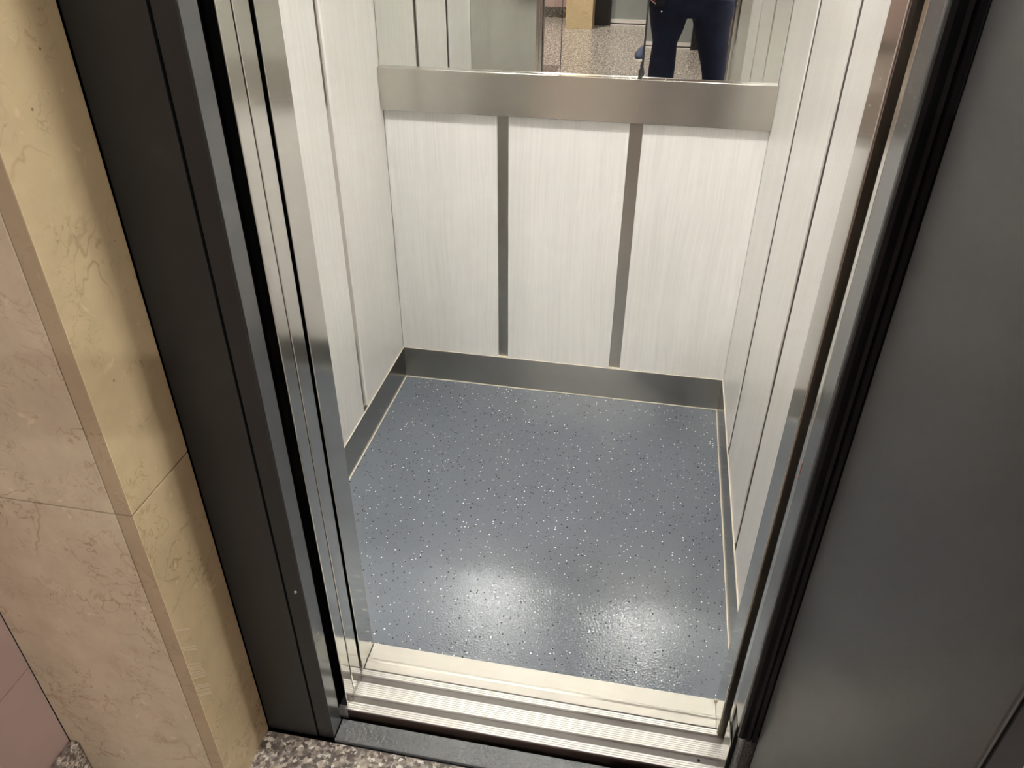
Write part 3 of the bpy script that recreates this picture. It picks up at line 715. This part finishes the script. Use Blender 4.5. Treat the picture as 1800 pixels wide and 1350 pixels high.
add_tube(bm, [(-0.008, 0, 0.835), (-0.008, 0, 0.90), (-0.006, 0, 0.97), (-0.006, 0, 1.02)], [(0.150, 0.08), (0.198, 0.115), (0.185, 0.12), (0.170, 0.115)], 32)
je = bm_obj('jeans', bm, 'denim', pe, smooth=True); je['label'] = 'dark blue denim jeans'
rm = je.modifiers.new('remesh', 'REMESH'); rm.mode = 'VOXEL'; rm.voxel_size = 0.008; rm.use_smooth_shade = True
sm = je.modifiers.new('smooth', 'SMOOTH'); sm.iterations = 6; sm.factor = 0.6
# jacket with sleeves
bm = bmesh.new()
add_tube(bm, [(-0.012, 0, 0.955), (-0.012, 0, 1.0), (-0.01, 0, 1.12), (-0.005, -0.005, 1.30), (0, -0.01, 1.42), (0, -0.01, 1.485), (0, 0, 1.52)],
         [(0.212, 0.135), (0.214, 0.138), (0.205, 0.14), (0.215, 0.14), (0.205, 0.12), (0.10, 0.09), (0.07, 0.07)], 32)
for s in (-1, 1):
    tx = -0.045 + s * 0.085
    add_tube(bm, [(s * 0.16, -0.01, 1.425), (s * 0.20, 0.0, 1.36), (s * 0.24, 0.045, 1.17), (s * 0.225, 0.08, 1.165), (tx + s * 0.075, 0.19, 1.275), (tx + s * 0.058, 0.217, 1.302)], [0.078, 0.075, 0.062, 0.058, 0.045, 0.040], 20)
# hanging corner of the open jacket over the thigh at the left of the mirror image
add_tube(bm, [(-0.175, 0.075, 1.00), (-0.178, 0.088, 0.93), (-0.170, 0.092, 0.885)], [(0.055, 0.045), (0.052, 0.034), (0.044, 0.022)], 20)
jk = bm_obj('jacket', bm, 'jacket', pe, smooth=True)
rm = jk.modifiers.new('remesh', 'REMESH'); rm.mode = 'VOXEL'; rm.voxel_size = 0.009; rm.use_smooth_shade = True
sm = jk.modifiers.new('smooth', 'SMOOTH'); sm.iterations = 4; sm.factor = 0.5
tube('knit_trim', [(-0.215, 0.085, 0.955), (-0.205, 0.110, 0.925), (-0.185, 0.122, 0.912)], 0.006, 'maroon', pe)
tube('white_piping', [(-0.217, 0.087, 0.945), (-0.205, 0.113, 0.916), (-0.183, 0.125, 0.903)], 0.0025, 'white', pe)
disc('zip_puller', (-0.150, 0.118, 0.868), 0.004, 0.004, 'chrome', pe, 'y', 12, 0.3)
for s, hx in ((-1, 0.690), (1, 0.998)):
    sg = thing('tmp', 'x', 'x'); bpy.data.objects.remove(sg)
    r = bpy.data.objects.new('shoe', None); COL.objects.link(r); r.parent = pe; r.location = (hx - OX, 0, 0)
    u, so = bmesh.new(), bmesh.new(); make_shoe(u, so, (0, -0.07, 0), (s * 0.015, 0.20, 0))
    bm_obj('shoe_upper', u, 'shoe', r, smooth=True); bm_obj('sole', so, 'white', r)

# the phone in the hands: its camera side carries the lens at the place the picture is taken from
ph = thing('smartphone', 'black smartphone held up by the person in both hands', 'phone')
R_ = Euler(cam.rotation_euler).to_matrix()
ph.rotation_euler = cam.rotation_euler
ph.location = Vector(cam.location) + R_ @ Vector((0.055, -0.005, 0.012))
bm = bmesh.new(); add_box(bm, -0.073, 0.073, -0.035, 0.035, 0.0, 0.008, 0.003, 3); bm_obj('phone_body', bm, 'phone', ph)
bm = bmesh.new(); bmesh.ops.create_cone(bm, cap_ends=True, segments=20, radius1=0.007, radius2=0.007, depth=0.002); bm_obj('lens', bm, 'mirror_edge', ph, loc=(-0.055, 0.012, -0.0015))
